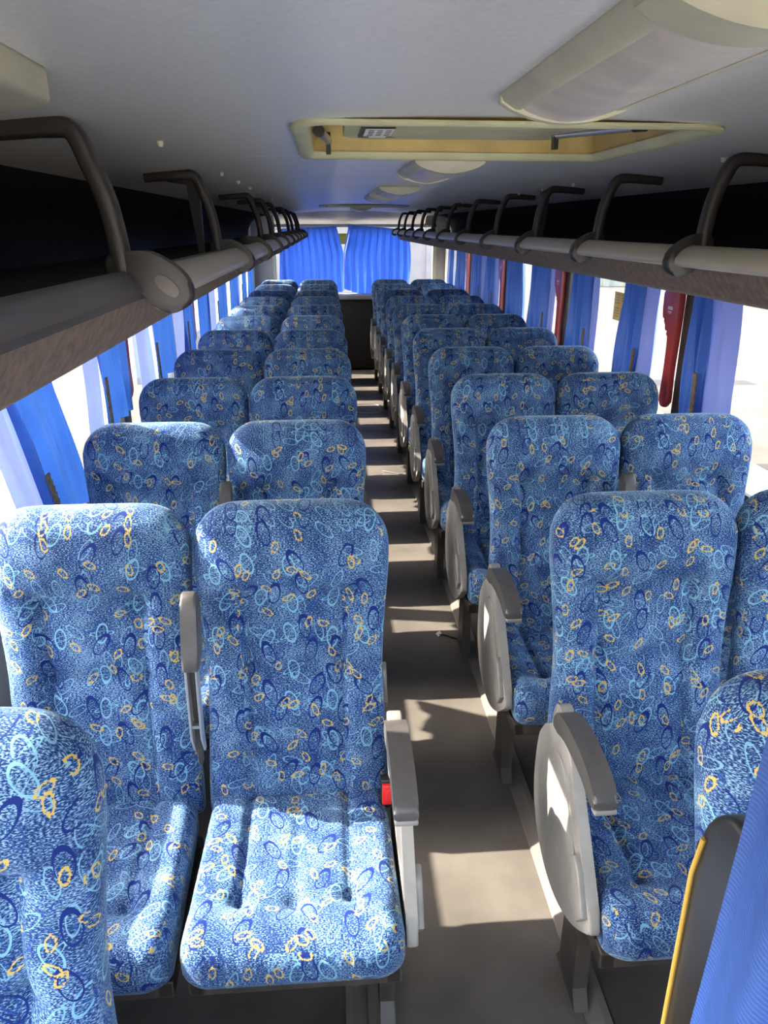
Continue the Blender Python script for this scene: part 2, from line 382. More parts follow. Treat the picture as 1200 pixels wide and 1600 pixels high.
obj('window_frame', bm, 'cream', wn, smooth=False)
# front wall with the windscreen (behind the camera)
bm = bmesh.new(); box(bm, XL, XR, Y0 - .05, Y0, -.35, .40); box(bm, XL, XR, Y0 - .05, Y0, 1.98, 2.15); struct('wall_front', bm, 'wall', smooth=False)
bm = bmesh.new(); box(bm, XL, XR, Y0 - .03, Y0 - .025, .40, 1.98); struct('window_31', bm, 'glass', smooth=False)

# ================================================================= outside
bm = bmesh.new(); box(bm, -90, 90, -60, 90, -1.4, -1.3); tag(obj('yard_ground', bm, 'ground', smooth=False), kind='structure')
bm = bmesh.new(); box(bm, -3.3, 5.8, -22, 13, -1.3, -1.285); tag(obj('bounce_apron', bm, 'bounce', smooth=False), kind='structure')  # added reflector around the bus, unseen by the camera
bm = bmesh.new(); box(bm, -4, 3.6, 16, 16.3, -1.3, 2.1)
for k in range(6): box(bm, -4 + k * 1.5, -3.86 + k * 1.5, 15.93, 16, -1.3, 2.1)
box(bm, -4.1, 3.7, 15.9, 16.4, 2.1, 2.2)
tag(obj('yard_wall', bm, 'outwall', smooth=False), 'grey rendered wall standing behind the rear window of the bus', 'wall')
bm = bmesh.new(); box(bm, 12, 60, 42, 42.5, -1.3, 2.6); box(bm, 11.9, 60, 41.9, 42.6, 2.6, 2.75)
for k in range(16): box(bm, 12 + k * 3, 12.3 + k * 3, 41.85, 42, -1.3, 2.6)
tag(obj('boundary_wall', bm, 'outpale', smooth=False), 'pale yellowish boundary wall far across the yard beyond the right windows', 'wall')

# ================================================================= seats
def backrest_bm():
    bm = bmesh.new(); HT, N = .775, 88
    zs = []
    n = 62
    zs = [HT * i / n * .90 for i in range(n + 1)]
    zs += [HT * .90 + HT * .10 * (1 - (1 - j / 14) ** 2) for j in range(1, 15)]
    rings = []
    for z in zs:
        top = HT - z; bot = z
        W = .219 + .013 * math.exp(-((z - .66) / .13) ** 2) + .008 * math.exp(-((z - .02) / .15) ** 2) - .006 * math.exp(-((z - .36) / .12) ** 2)
        R = .095
        if top < R: W = W - R + math.sqrt(max(0, R * R - (R - top) ** 2))
        D = .058
        rd = .050
        if top < rd: D = D - rd + math.sqrt(max(0, rd * rd - (rd - top) ** 2)) + .0005
        if bot < .03: D -= .02 * (1 - bot / .03) ** 2
        ring = []
        for k in range(N):
            t = 2 * math.pi * k / N; c, s = math.cos(t), math.sin(t); ex = .42
            x = math.copysign(abs(c) ** ex, c) * W; y = math.copysign(abs(s) ** (.62 if top > .08 else .8), s) * D
            # spread verts evenly across width
            # front surface shaping (front is -y)
            if s < 0:
                f = min(1, -s * 1.6)
                hd = math.exp(-((z - .655) / .085) ** 2)
                y -= .022 * hd * f * max(0, 1 - (x / .23) ** 4)
                y -= .012 * math.exp(-((z - .13) / .13) ** 2) * f * math.exp(-(x / .12) ** 2)
                band = 1 / (1 + math.exp((z - .575) * 45))       # below the head zone
                ctr = 1 / (1 + math.exp((abs(x) - .125) * 110))
                y += .019 * ctr * band * f
                gw = .0085
                xg = .112 + .02 * max(0, (z - .5) / .1) * (1 if z > .5 else 0)
                y += .015 * math.exp(-((abs(x) - xg) / gw) ** 2) * band * f
                y += .006 * math.exp(-(x / .006) ** 2) * (1 / (1 + math.exp((z - .36) * 60))) * f
                for (gx, gz, am) in ((-.112, .555, .022), (.112, .555, .022), (-.112, .37, .018), (.112, .37, .018), (0, .37, .02)):
                    dd = ((x - gx) / .03) ** 2 + ((z - gz) / .032) ** 2
                    y += am * math.exp(-dd) * f
                y += .005 * math.exp(-((z - .37) / .010) ** 2) * ctr * f
                y += .006 * math.exp(-((z - .565 - .05 * min(1, abs(abs(x) - .112) / .1)) / .014) ** 2) * f * (abs(x) < .18)
                y += .0016 * noise.noise(Vector((x * 28, z * 22, 1.3))) * f
            else:
                y = min(y, .05)
            yl = -.125 + (z / HT) * .128           # recline
            ring.append(bm.verts.new((x, y + yl, .395 + z)))
        rings.append(ring)
    for A, B in zip(rings, rings[1:]):
        for k in range(N): bm.faces.new((A[k], A[(k + 1) % N], B[(k + 1) % N], B[k]))
    bm.faces.new(rings[0][::-1]); bm.faces.new(rings[-1])
    return bm
def cushion_bm():
    bm = bmesh.new(); b2 = bmesh.new()
    bmesh.ops.create_cube(b2, size=2)
    bmesh.ops.subdivide_edges(b2, edges=b2.edges[:], cuts=46, use_grid_fill=True)
    hx, hy, hz = .227, .245, .062; r = .042
    for v in b2.verts:
        p = Vector((v.co.x * hx, v.co.y * hy, v.co.z * hz))
        q = Vector((max(-hx + r, min(hx - r, p.x)), max(-hy + r, min(hy - r, p.y)), max(-hz + r, min(hz - r, p.z))))
        d = p - q
        if d.length > 1e-6: p = q + d.normalized() * r
        x, y, z = p
        fr = (-y + hy) / (2 * hy)                         # 1 at rear?  y=-hy is the front -> fr=1
        # plan shape: front corners rounder, narrower at rear
        x *= 1 - .05 * (1 - fr) - .10 * max(0, (fr - .88) / .12) ** 2
        if z < 0 and fr > .5: y += .035 * min(1, -z / hz) * (fr - .5) * 2
        if z > 0:
            f = min(1, z / hz)
            z += .014 * math.exp(-((fr - .86) / .12) ** 2) * f + .016 * max(0, abs(x) / hx) ** 3 * f
            z -= .012 * math.exp(-((fr - .45) / .3) ** 2) * f * math.exp(-(x / .15) ** 2)
            g = 1 / (1 + math.exp((fr - .70) * 40))
            for gx in (-.118, .118): z -= .014 * math.exp(-((x - gx) / .010) ** 2) * g * f
            z -= .008 * math.exp(-(x / .006) ** 2) * g * f
            for gx, gf in ((-.118, .70), (.118, .70), (0, .72)):
                z -= .020 * math.exp(-((x - gx) / .025) ** 2 - ((fr - gf) / .05) ** 2) * f
            # gathers running over the front edge
            z -= .0045 * (.5 + .5 * math.cos(x * 2 * math.pi / .027)) ** 4 * math.exp(-((fr - .955) / .035) ** 2) * (abs(x) < .17)
            z += .0015 * noise.noise(Vector((x * 26, y * 26, 4)))
        if fr > .9: y += .004 * (.5 + .5 * math.cos(x * 2 * math.pi / .027)) ** 4 * math.exp(-((z - .03) / .02) ** 2) * (abs(x) < .17)
        v.co = (x, y - .375, z + .392)
    return b2
SIDE_OUT = [(-.202, .66), (-.135, .60), (-.112, .498), (-.118, .40), (-.155, .325), (-.245, .272), (-.35, .268), (-.456, .310), (-.545, .380), (-.562, .415), (-.482, .523), (-.417, .60), (-.348, .682), (-.27, .70)]
def aisle_parts(root, s):
    """s=+1: aisle on the +x side, s=-1: aisle on the -x side"""
    x0, x1 = .229 * s, .254 * s
    bm = bmesh.new(); prism(bm, spline(SIDE_OUT, 4, True), 'x', min(x0, x1), max(x0, x1), bev=.006)
    sp = obj('side_panel', bm, 'panel', root)
    bm = bmesh.new(); xa, xb = sorted((.249 * s, .268 * s))
    prism(bm, [(-.548, .425), (-.50, .50), (-.47, .52), (-.45, .50), (-.46, .40), (-.52, .385)], 'x', xa, xb, bev=.004)
    obj('recline_lever', bm, 'armcap', sp)
    bm = bmesh.new(); ym, zm = -.31, .47
    prism(bm, [(ym + .72 * (y - ym), zm + .72 * (z - zm)) for y, z in spline(SIDE_OUT, 4, True)], 'x', *sorted((.249 * s, .258 * s)), bev=.004)
    obj('panel_relief', bm, 'panel', sp)
    c = .2305 * s
    pad = spline([(-.225, .665), (-.225, .705), (-.28, .735), (-.38, .742), (-.46, .730), (-.505, .708), (-.514, .690), (-.506, .672), (-.42, .690), (-.31, .690)], 4, True)
    bm = bmesh.new(); prism(bm, pad, 'x', c - .025, c + .025, bev=.009); ar = obj('armrest', bm, 'arm', root)
    bm = bmesh.new(); prism(bm, spline([(-.235, .58), (-.205, .63), (-.195, .69), (-.215, .725), (-.25, .72), (-.29, .66), (-.30, .60)], 4, True), 'x', c - .017, c + .017, bev=.005)
    obj('armrest_pivot', bm, 'armcap', ar)
    bm = bmesh.new(); box(bm, c - .024, c + .024, -.519, -.495, .667, .679, bev=.004); obj('front_trim', bm, 'armcap', ar)
    # belt buckle beside the cushion
    bx = .214 * s
    bm = bmesh.new(); box(bm, bx - .015, bx + .015, -.215, -.19, .44, .525, bev=.004); bk = obj('belt_buckle', bm, 'black', root)
    bm = bmesh.new(); box(bm, bx - .0115, bx + .0115, -.224, -.21, .458, .516, bev=.003); box(bm, bx - .004, bx + .011, -.227, -.222, .47, .505, bev=.001)
    obj('release_button', bm, 'red', bk)
    # leg plate on the aisle side
    bm = bmesh.new(); lx = .20 * s
    prism(bm, [(-.46, .018), (-.30, .018), (-.33, .06), (-.33, .34), (-.43, .34), (-.43, .06)], 'x', lx - .018, lx + .018, bev=.003)
    obj('leg', bm, 'leg', root)
def window_parts(root, s):
    """raised middle armrest, on the inner (s) side"""
    c = .240 * s
    bm = bmesh.new(); prism(bm, spline([(-.200, .84), (-.185, .90), (-.155, .985), (-.135, 1.005), (-.11, .995), (-.105, .95), (-.125, .87), (-.155, .835)], 4, True), 'x', c - .018, c + .018, bev=.007)
    ar = obj('armrest', bm, 'arm', root)
    bm = bmesh.new()
    for dx in (-.014, .009): prism(bm, [(-.205, .66), (-.195, .86), (-.165, .86), (-.175, .66), (-.165, .61), (-.18, .61)], 'x', c + dx, c + dx + .005, bev=.001)
    for z in (.685, .845): box(bm, c - .012, c + .012, -.198, -.170, z, z + .008)
    obj('armrest_frame', bm, 'chrome', ar)
    bm = bmesh.new(); box(bm, c - .006, c + .006, -.185, -.165, .575, .83, bev=.002); obj('armrest_stem', bm, 'leg', ar)
    lx = -.19 * s
    bm = bmesh.new(); prism(bm, [(-.46, .018), (-.30, .018), (-.33, .06), (-.33, .34), (-.43, .34), (-.43, .06)], 'x', lx - .018, lx + .018, bev=.003)
    obj('leg', bm, 'leg', root)
cm_b = cm_c = None
def make_seat(kind, s):
    global cm_b, cm_c
    root = empty('bus_seat')
    if cm_b is None:
        b = obj('backrest', backrest_bm(), 'seat', root, uv=True, angle=180); c = obj('cushion', cushion_bm(), 'seat', root, uv=True, angle=180)
        cm_b, cm_c = b.data, c.data
    else:
        for n, d in (('backrest', cm_b), ('cushion', cm_c)):
            o = bpy.data.objects.new(n, d); C.objects.link(o); o.parent = root
    bm = bmesh.new(); box(bm, -.22, .22, -.56, -.52, .29, .335, bev=.004); box(bm, -.22, .22, -.20, -.16, .29, .335, bev=.004)
    box(bm, -.22, -.19, -.56, -.16, .295, .33); box(bm, .19, .22, -.56, -.16, .295, .33)
    obj('seat_frame', bm, 'leg', root, smooth=False)
    if kind == 'aisle': aisle_parts(root, s)
    else: window_parts(root, s)
    return root
PITCHY = .795
COLS = {'LW': (-.588, 'window', 1), 'LA': (-.118, 'aisle', 1), 'RA': (.762, 'aisle', -1), 'RW': (1.232, 'window', -1)}
ORD = ['front', 'first', 'second', 'third', 'fourth', 'fifth', 'sixth', 'seventh', 'eighth', 'ninth', 'tenth', 'eleventh']
WORDS = {'LW': 'left window side', 'LA': 'left aisle side', 'RA': 'right aisle side', 'RW': 'right window side'}
protos = {}
def seat_label(col, r):
    side = WORDS[col]
    if r == 0:
        return {'LW': 'blue patterned bus seat cropped by the lower left corner of the photo', 'RA': 'blue patterned seat back half hidden behind the black guard panel at right'}[col]
    if r == 1:
        return {'LW': 'nearest full blue patterned seat on the left window side, cropped by the left edge', 'LA': 'nearest left aisle seat, blue patterned, with sunlit cushion and red belt buckle',
                'RA': 'nearest right aisle seat, blue patterned, with dark armrest and round side panel', 'RW': 'nearest right window seat, a blue sliver at the right edge'}[col]
    if r == 11: return 'rearmost blue patterned bus seat on the %s, under the blue rear curtains' % side
    return '%s blue patterned bus seat from the front on the %s' % (ORD[r], side)
for r in range(0, 12):
    for col, (x, kind, s) in COLS.items():
        if r == 0 and col in ('LA', 'RW'): continue
        if col not in protos:
            protos[col] = o = make_seat(kind, s)
        else: o = copy_tree(protos[col])
        y = 1.69 + PITCHY * (r - 1)
        if r == 11: y = 9.60
        if r == 0 and col == 'LW': x += .03; y -= .02
        if r == 1 and col in ('LW', 'LA'): x += .016
        o.location = (x, y, 0)
        tag(o, seat_label(col, r), 'seat', 'blue patterned bus seats in rows')
def drop_armrest(starts):                              # the raised middle armrest is not there on two of the seats
    root = [o for o in C.objects if o.parent is None and o.get('label', '').startswith(starts)][0]
    for ch in [c for c in root.children if c.name.split('.')[0] == 'armrest']:
        for g in list(ch.children): bpy.data.objects.remove(g)
        bpy.data.objects.remove(ch)
drop_armrest('blue patterned bus seat cropped by the lower left'); drop_armrest('nearest right window seat')

# ================================================================= luggage racks
RING_L = [1.27, 2.38, 3.17, 3.97, 4.76, 5.56, 6.35, 7.15, 7.94, 8.74, 9.5]
ARC_L = [1.27, 2.38, 3.97, 4.76, 5.56, 6.9, 7.7, 8.74, 9.5]
RING_R = [1.80, 2.53, 3.30, 4.08, 4.90, 5.75, 6.55, 7.35, 8.15, 8.95, 9.7]
def rack(side):
    s = -1 if side == 'left' else 1
    xr = -.235 if side == 'left' else .805
    X = lambda u: xr + s * u
    zr = 1.69 if side == 'left' else 1.708
    root = empty('luggage_rack', (X(.3), .1, zr)); ox, oy, oz = root.location
    def L(bm): bmesh.ops.translate(bm, verts=bm.verts[:], vec=(-ox, -oy, -oz)); return bm
    dz = zr - 1.69
    wall = abs((XL if s < 0 else XR) - xr)
    ya, yb = -.9, 9.95
    # carpeted underside with a rolled front lip
    low = spline([(.058, 1.672 + dz), (.066, 1.655 + dz), (.080, 1.628 + dz), (.104, 1.602 + dz), (.16, 1.592 + dz), (.3, 1.592 + dz), (wall - .02, 1.592 + dz)], 5)
    pts = [(X(u), z) for u, z in low] + [(X(wall - .02), 1.64 + dz), (X(.075), 1.684 + dz)]
    bm = bmesh.new(); prism(bm, pts, 'y', ya, yb); o = obj('carpet_lip', L(bm), 'rackfab', root, angle=50)
    # shelf
    bm = bmesh.new(); prism(bm, [(X(.085), 1.686 + dz), (X(.085), 1.692 + dz), (X(wall - .02), 1.66), (X(wall - .02), 1.645)], 'y', ya, yb); obj('shelf', L(bm), 'rackdark', root, smooth=False)
    # curved lining at the back
    li = spline([(wall - .006, 1.60), (wall - .010, 1.74), (wall - .07, 1.84), (wall - .18, 1.890), (wall - .33, 1.917)], 5)
    li2 = [(u + .008, z + .012) for u, z in reversed(li)]
    bm = bmesh.new(); prism(bm, [(X(u), z) for u, z in li] + [(X(u), z) for u, z in li2], 'y', ya, yb); obj('back_lining', L(bm), 'rackdark', root, angle=50)
    # aluminium front rail (grey extrusion)
    prof = [(u, zr + z) for u, z in [(.098, .022), (.080, .024), (.068, .018), (.054, -.004), (.053, -.007), (.060, -.009), (.058, -.018), (.070, -.018), (.098, -.004)]]
    bm = bmesh.new(); prism(bm, [(X(u), z) for u, z in prof], 'y', ya, yb); obj('front_rail', L(bm), 'railgrey', root, angle=40)
    rings = RING_L if s < 0 else RING_R
    cp = [(u, zr + z) for u, z in spline([(.048, .028), (.030, .030), (.010, .020), (-.004, .004), (-.005, -.009), (.004, -.016), (.020, -.016)], 5)] + [(X_, zr + z) for X_, z in ((.02, 0), (.03, .015))]
    ends = list(zip(rings, rings[1:] + [9.93])) + ([(-.85, rings[0])] if s > 0 else [])
    for a, b in ends:
        bm = bmesh.new(); prism(bm, [(X(u), z) for u, z in cp], 'y', a + .012, b - .012); obj('rail_cover', L(bm), 'railcover', root, angle=40)
    # brackets
    sh = .085 if s < 0 else .062
    out = spline([(sh + .02, .046), (.055, .054), (.025, .046), (-.006, .024), (-.022, -.004), (-.014, -.028), (.012, -.040), (.036, -.034), (.058, -.008), (.078, .010), (sh + .02, .014)], 4, True)
    def ring_bm(y): 
        bm = bmesh.new(); prism(bm, [(X(u), zr + z) for u, z in out], 'y', y - .017, y + .017, bev=.006); return bm
    def plug_bm(y):
        bm = bmesh.new(); c, sn = math.cos(math.radians(-42)), math.sin(math.radians(-42)); pts = []
        for k in range(20):
            t = 2 * math.pi * k / 20; a, b = .022 * math.copysign(abs(math.cos(t)) ** .8, math.cos(t)), .011 * math.copysign(abs(math.sin(t)) ** .8, math.sin(t))
            pts.append((X(.016 - a * c + b * sn), zr + a * sn + b * c + .002))
        prism(bm, pts, 'y', y - .0195, y - .012, bev=.001); return bm
    def arc_bm(y):
        bm = bmesh.new(); zc = lambda u: ceil_z(X(u)) - .006 - zr
        path = spline([(sh, .02), (sh + .002, .06), (sh + .012, .125), (sh + .030, .175), (sh + .05, zc(sh + .05) - .014), (sh + .085, zc(sh + .085) - .006), (sh + .14, zc(sh + .14) - .004), (sh + .19, zc(sh + .19) - .003)], 5)
        sweep_rect(bm, [(X(u), zr + z) for u, z in path], .018, .014, y); return bm
    arcs = ARC_L if s < 0 else rings
    for y in rings:
        br = obj('bracket', L(ring_bm(y)), 'bracket', root, angle=40)
        obj('end_plug', L(plug_bm(y)), 'plug', br, angle=40)
        if y in arcs: obj('bracket_arm', L(arc_bm(y)), 'bracket', br, angle=60)
    for y in ([6.9, 7.7] if s < 0 else []):
        obj('bracket_arm', L(arc_bm(y)), 'bracket', root, angle=60)
    # straight divider strut
    ys = 2.62 if s < 0 else 3.62
    bm = bmesh.new(); prism(bm, [(X(.16), zr + .0), (X(.175), zr + .0), (X(.20), zr + .21), (X(.30), zr + .225), (X(.30), zr + .235), (X(.16), zr + .235)], 'y', ys - .012, ys + .012); obj('strut', L(bm), 'bracket', root, smooth=False)
    return root
tag(rack('left'), 'dark luggage rack with loop brackets over the left seats', 'luggage rack')
tag(rack('right'), 'dark luggage rack with pale tube rail over the right seats', 'luggage rack')

# ================================================================= ceiling fittings
def hatch(y0, y1, label):
    root = empty('roof_hatch', ((HX0 + HX1) / 2, (y0 + y1) / 2, 1.95)); ox, oy, oz = root.location
    def rr(x0, x1, ya, yb, r, n=6):
        P = []
        for cx, cy, a0 in ((x1 - r, yb - r, 0), (x0 + r, yb - r, 90), (x0 + r, ya + r, 180), (x1 - r, ya + r, 270)):
            for k in range(n + 1):
                a = math.radians(a0 + 90 * k / n); P.append((cx + r * math.cos(a) - ox, cy + r * math.sin(a) - oy))
        return P
    # rim: ring section swept round a rounded rectangle
    secs = [(0, .000), (-.002, -.005), (.005, -.009), (.018, -.009), (.028, -.005), (.032, .008)]
    bm = bmesh.new(); R = []
    for d, z in secs:
        R.append([bm.verts.new((x, y, z + ceil_z(x + ox) - oz)) for x, y in rr(HX0 - .014 + d, HX1 + .014 - d, y0 - .014 + d, y1 + .014 - d, max(.012, .06 - d))])
    n = len(R[0])
    for A, B in zip(R, R[1:]):
        for k in range(n): bm.faces.new((A[k], A[(k + 1) % n], B[(k + 1) % n], B[k]))
    obj('rim', bm, 'hatch', root, angle=60)
    bm = bmesh.new(); A = rr(HX0 + .012, HX1 - .012, y0 + .012, y1 - .012, .03); B = rr(HX0 + .03, HX1 - .03, y0 + .03, y1 - .03, .03)
    a = [bm.verts.new((x, y, ceil_z(x + ox) - oz + .002)) for x, y in A]; b = [bm.verts.new((x, y, .075)) for x, y in B]
    for k in range(n): bm.faces.new((a[k], a[(k + 1) % n], b[(k + 1) % n], b[k]))
    bm.faces.new(b)
    obj('well', bm, 'hatchin', root, angle=40)
    bm = bmesh.new(); prism(bm, [(x, y) for x, y in rr(HX0 + .09, HX1 - .12, y0 + .05, y1 - .10, .06)], 'z', .031, .050, bev=.006)
    ins = [(x, y) for x, y in rr(HX0 + .20, HX1 - .25, y0 + .09, y1 - .18, .04)]
    prism(bm, ins, 'z', .025, .036, bev=.004)
    obj('lid', bm, 'hatch', root, angle=40)
    # gas struts
    for (xa, ya, xb, yb) in ((HX0 + .035, y1 - .30, HX0 + .055, y1 - .05), (HX1 - .055, y1 - .44, HX1 - .17, y1 - .22)):
        bm = bmesh.new(); tube(bm, [(xa - ox, ya - oy, .026), (xb - ox, yb - oy, .032)], .010, 14); st = obj('strut', bm, 'metal', root)
        bm = bmesh.new(); d = Vector((xb - xa, yb - ya, 0)).normalized()
        tube(bm, [(xa - ox - d.x * .02, ya - oy - d.y * .02, .026), (xa - ox + d.x * .01, ya - oy + d.y * .01, .027)], .012, 14)
        box(bm, xb - ox - .006, xb - ox + .006, yb - oy - .01, yb - oy + .01, .0, .05); obj('strut_end', bm, 'black', st)
    bm = bmesh.new(); tube(bm, [(HX1 - .20 - ox, y1 - .42 - oy, .05), (HX1 - .10 - ox, y1 - .46 - oy, .045)], .008, 10); obj('release_handle', bm, 'red', root)
    # instruction label on the lid
    lx, ly = HX0 + .17 - ox, y1 - .26 - oy
    bm = bmesh.new(); box(bm, lx - .045, lx + .045, ly - .09, ly + .09, .0270, .0310); lb = obj('instruction_label', bm, 'black', root, smooth=False)
    bm = bmesh.new(); box(bm, lx - .034, lx + .034, ly - .08, ly + .05, .0262, .0272); box(bm, lx - .02, lx + .02, ly + .05, ly + .08, .0262, .0272); wl = obj('label_paper', bm, 'white', lb, smooth=False)
    bm = bmesh.new()
    for k in range(4):
        for q in range(3): box(bm, lx - .026 + q * .019, lx - .014 + q * .019, ly - .065 + k * .03, ly - .055 + k * .03, .0256, .0263)
    obj('label_print', bm, 'black', lb, smooth=False)
    tag(root, label, 'hatch'); return root
hatch(*hatches[0], 'open cream roof hatch well with struts and a white label, in the near ceiling')
hatch(*hatches[1], 'small cream roof hatch seen edge-on near the rear end of the ceiling')

def lamp_bms(W=.20, Ln=.56):
    """lamp hanging under ceiling: base frame and bulging ribbed lens; local origin at far/near centre, z=0 at ceiling"""
    base = bmesh.new()
    P = [(-W / 2, 0), (-W / 2 + .004, -.010), (-W / 2 + .022, -.021), (-W / 2 + .03, -.021), (-W / 2 + .03, 0)]
    prism(base, P, 'y', -Ln / 2, Ln / 2)
    prism(base, [(-x, z) for x, z in P], 'y', -Ln / 2, Ln / 2)
    for y0_, y1_ in ((-Ln / 2 - .01, -Ln / 2 + .05), (Ln / 2 - .012, Ln / 2 + .006)):
        n = 14; pr = [(-W / 2 + W * i / n, -.012 - .026 * max(0, math.sin(math.pi * i / n)) ** .8) for i in range(n + 1)]
        prism(base, [(-W / 2, .0)] + pr + [(W / 2, .0)], 'y', y0_, y1_, bev=.003)
    lens = bmesh.new(); n = 26; hw = W / 2 - .024
    pr = [(-hw + 2 * hw * i / n, -.014 - .022 * max(0, math.sin(math.pi * i / n)) ** .75) for i in range(n + 1)]
    prism(lens, [(-hw, -.004)] + pr + [(hw, -.004)], 'y', -Ln / 2 + .045, Ln / 2 - .010)
    return base, lens
first = None
LY = [(.93, 'large cream ceiling lamp with ribbed lens close above the camera at upper right'), (2.60, 'cream ceiling lamp just behind the near roof hatch'),
      (4.15, 'small ceiling lamp third from the front along the ceiling'), (5.05, 'small ceiling lamp fourth from the front along the ceiling'), (8.35, 'rearmost ceiling lamp behind the far roof hatch')]
for i, (y, lab) in enumerate(LY):
    if first is None:
        first = o = empty('ceiling_lamp'); b, l = lamp_bms(); obj('lamp_housing', b, 'cream', o, angle=50); obj('lamp_lens', l, 'lens', o, angle=60)
    else: o = copy_tree(first)
    o.location = (.352, y, ceil_z(.352) - .0005)
    tag(o, lab, 'ceiling lamp', 'ceiling lamps in a line')
# cream slab fitting at upper left
o = empty('ceiling_speaker', (-.418, .74, ceil_z(-.418))); 
bm = bmesh.new(); prism(bm, [(-.12, -.27), (.115, -.27), (.128, -.25), (.128, .19), (.05, .27), (-.12, .27)], 'z', -.026, .012, bev=.006); obj('housing', bm, 'cream', o)
bm = bmesh.new(); tube(bm, [(-.02, .0, -.024), (-.02, .0, -.034)], .035, 24); obj('knob', bm, 'lens', o)
tag(o, 'cream plastic ceiling fitting cut off by the upper left edge', 'ceiling fitting')
# screw caps
capbm = bmesh.new(); tube(capbm, [(0, 0, .004), (0, 0, -.004), (0, 0, -.010)], lambda t: .0075 if t < .9 else .005, 12)
cap0 = None
for X_, ys, sd_ in ((-.32, [1.66, 2.58, 3.06, 3.52, 3.98, 4.9, 5.5, 6.3], 'left'), (.95, [1.92, 2.58, 3.1, 3.54, 3.97, 4.9, 5.6, 6.4], 'right')):
    for k, y in enumerate(ys):
        if cap0 is None: cap0 = o = obj('screw_cap', capbm, 'cream')
        else: o = cap0.copy(); C.objects.link(o)
        o.location = (X_, y, ceil_z(X_))
        tag(o, ('nearest' if k == 0 else ORD[k + 1]) + (' small white screw cap from the front, ceiling edge beside the %s rack' % sd_), 'screw cap', 'screw caps along the ceiling edges')

# ================================================================= curtains
def curtain_bm(side, ya, yb, lean, z0=1.0, z1=1.585, folds=4, amp=.018, taper=0, seed=0, xo=0):
    s = -1 if side == 'left' else 1
    X = (XL + .052 + xo) if s < 0 else (XR - .052 - xo)
    bm = bmesh.new(); nz_, ny = 24, 14 * folds; g = []
    rnd = random.Random(seed)
    ph = rnd.random() * 6
    for i in range(nz_ + 1):
        z = z1 + (z0 - z1) * i / nz_; t = i / nz_; row = []
        mid = (ya + yb) / 2 + lean * (1.3 - z); hw = (yb - ya) / 2 * (1 + taper * (t - .4)) * (1 + .04 * math.sin(t * 5 + ph))
        for j in range(ny + 1):
            q = j / ny
            a = amp * (.5 + .5 * min(1, t * 4 + .4)) * (math.sin(q * folds * 2 * math.pi + ph + .6 * math.sin(t * 3 + ph)) + .35 * math.sin(q * folds * 4.7 * math.pi + 2 * ph))
            row.append(bm.verts.new((X + a, mid + (2 * q - 1) * hw + .01 * math.sin(t * 6 + q * 9 + ph), z)))
        g.append(row)
    for A, B in zip(g, g[1:]):
        for j in range(ny): bm.faces.new((A[j], A[j + 1], B[j + 1], B[j]))
    return bm
CUR = {  # blue range, backlit lining range (or None), lean, label
 'left': [((1.11, 1.56), None, 0, 'blue curtain at the left window beside the camera'),  # offscreen; width and short hem set to keep sun off the right cushion
          ((2.17, 2.55), (2.00, 2.20), .45, 'leaning blue curtain with lavender lining at the near left window'),
          ((3.02, 3.42), (2.86, 3.05), .05, 'blue curtain in front of the first left pillar, with dark fastener strip'),
          ((3.98, 4.50), (3.74, 4.0), .12, 'blue curtain gathered behind the first left red lever'),
          ((4.92, 5.20), (4.62, 4.94), .05, 'blue curtain with lavender lining before the second left pillar'),
          ((5.62, 5.95), (5.9, 6.35), 0, 'blue curtain just behind the second left pillar'),
          ((6.45, 6.95), None, 0, 'blue curtain before the third left pillar'),
          ((7.2, 7.9), (7.9, 8.2), 0, 'blue curtain just behind the third left pillar'),
          ((8.35, 8.75), None, 0, 'blue curtain before the rear left pillar'),
          ((9.0, 9.6), None, 0, 'rearmost blue curtain on the left side windows')],
 'right': [((2.96, 3.13), (2.74, 2.99), -.06, 'blue curtain with broad lavender lining at the nearest right window'),
          ((3.62, 3.94), (3.47, 3.64), .10, 'leaning blue curtain behind the nearest red lever on the right'),
          ((4.40, 4.80), (4.30, 4.42), .0, 'shiny blue curtain beside the yellow window sticker'),
          ((5.30, 5.78), (5.16, 5.32), .06, 'blue curtain leaning behind the second right pillar'),
          ((5.98, 6.52), None, .0, 'blue curtain before the third right pillar'),
          ((7.05, 7.5), (6.93, 7.07), .05, 'blue curtain just behind the third right pillar'),
          ((7.68, 8.24), (7.55, 7.7), .0, 'blue curtain before the rear right pillar'),
          ((8.72, 9.22), None, .0, 'blue curtain behind the rear right pillar'),
          ((9.40, 9.85), None, .0, 'rearmost blue curtain on the right side windows')]}
k = 0
for side, lst in CUR.items():
    for (b, l, lean, lab) in lst:
        zb = .84 if 'near left' in lab else (1.16 if 'beside the camera' in lab else 1.0)
        k += 1; wd = b[1] - b[0]
        o = obj('window_curtain', curtain_bm(side, *b, lean, folds=3, taper=.12, seed=k, z0=zb), 'bluecurt', angle=180)
        tag(o, lab, 'curtain', 'blue window curtains')
        if l:
            obj('lining', curtain_bm(side, *l, lean, folds=1, amp=.010, taper=.15, seed=k + 50, z0=zb, xo=-.006), 'lining', o, angle=180)
            sx = -1 if side == 'left' else 1
            bm = bmesh.new(); ye = (l[1] if side == 'left' else l[1]) - .012; X_ = (XL + .078) if sx < 0 else (XR - .078)
            for q in range(8):
                z0_, z1_ = zb + .02 + q * .025, zb + .045 + q * .025
                ya_ = ye + lean * (1.3 - (z0_ + z1_) / 2); box(bm, X_ - .003, X_ + .003, ya_ - .014, ya_ + .014, z0_, z1_)
            obj('fastener_strip', bm, 'velcro', o, smooth=False)
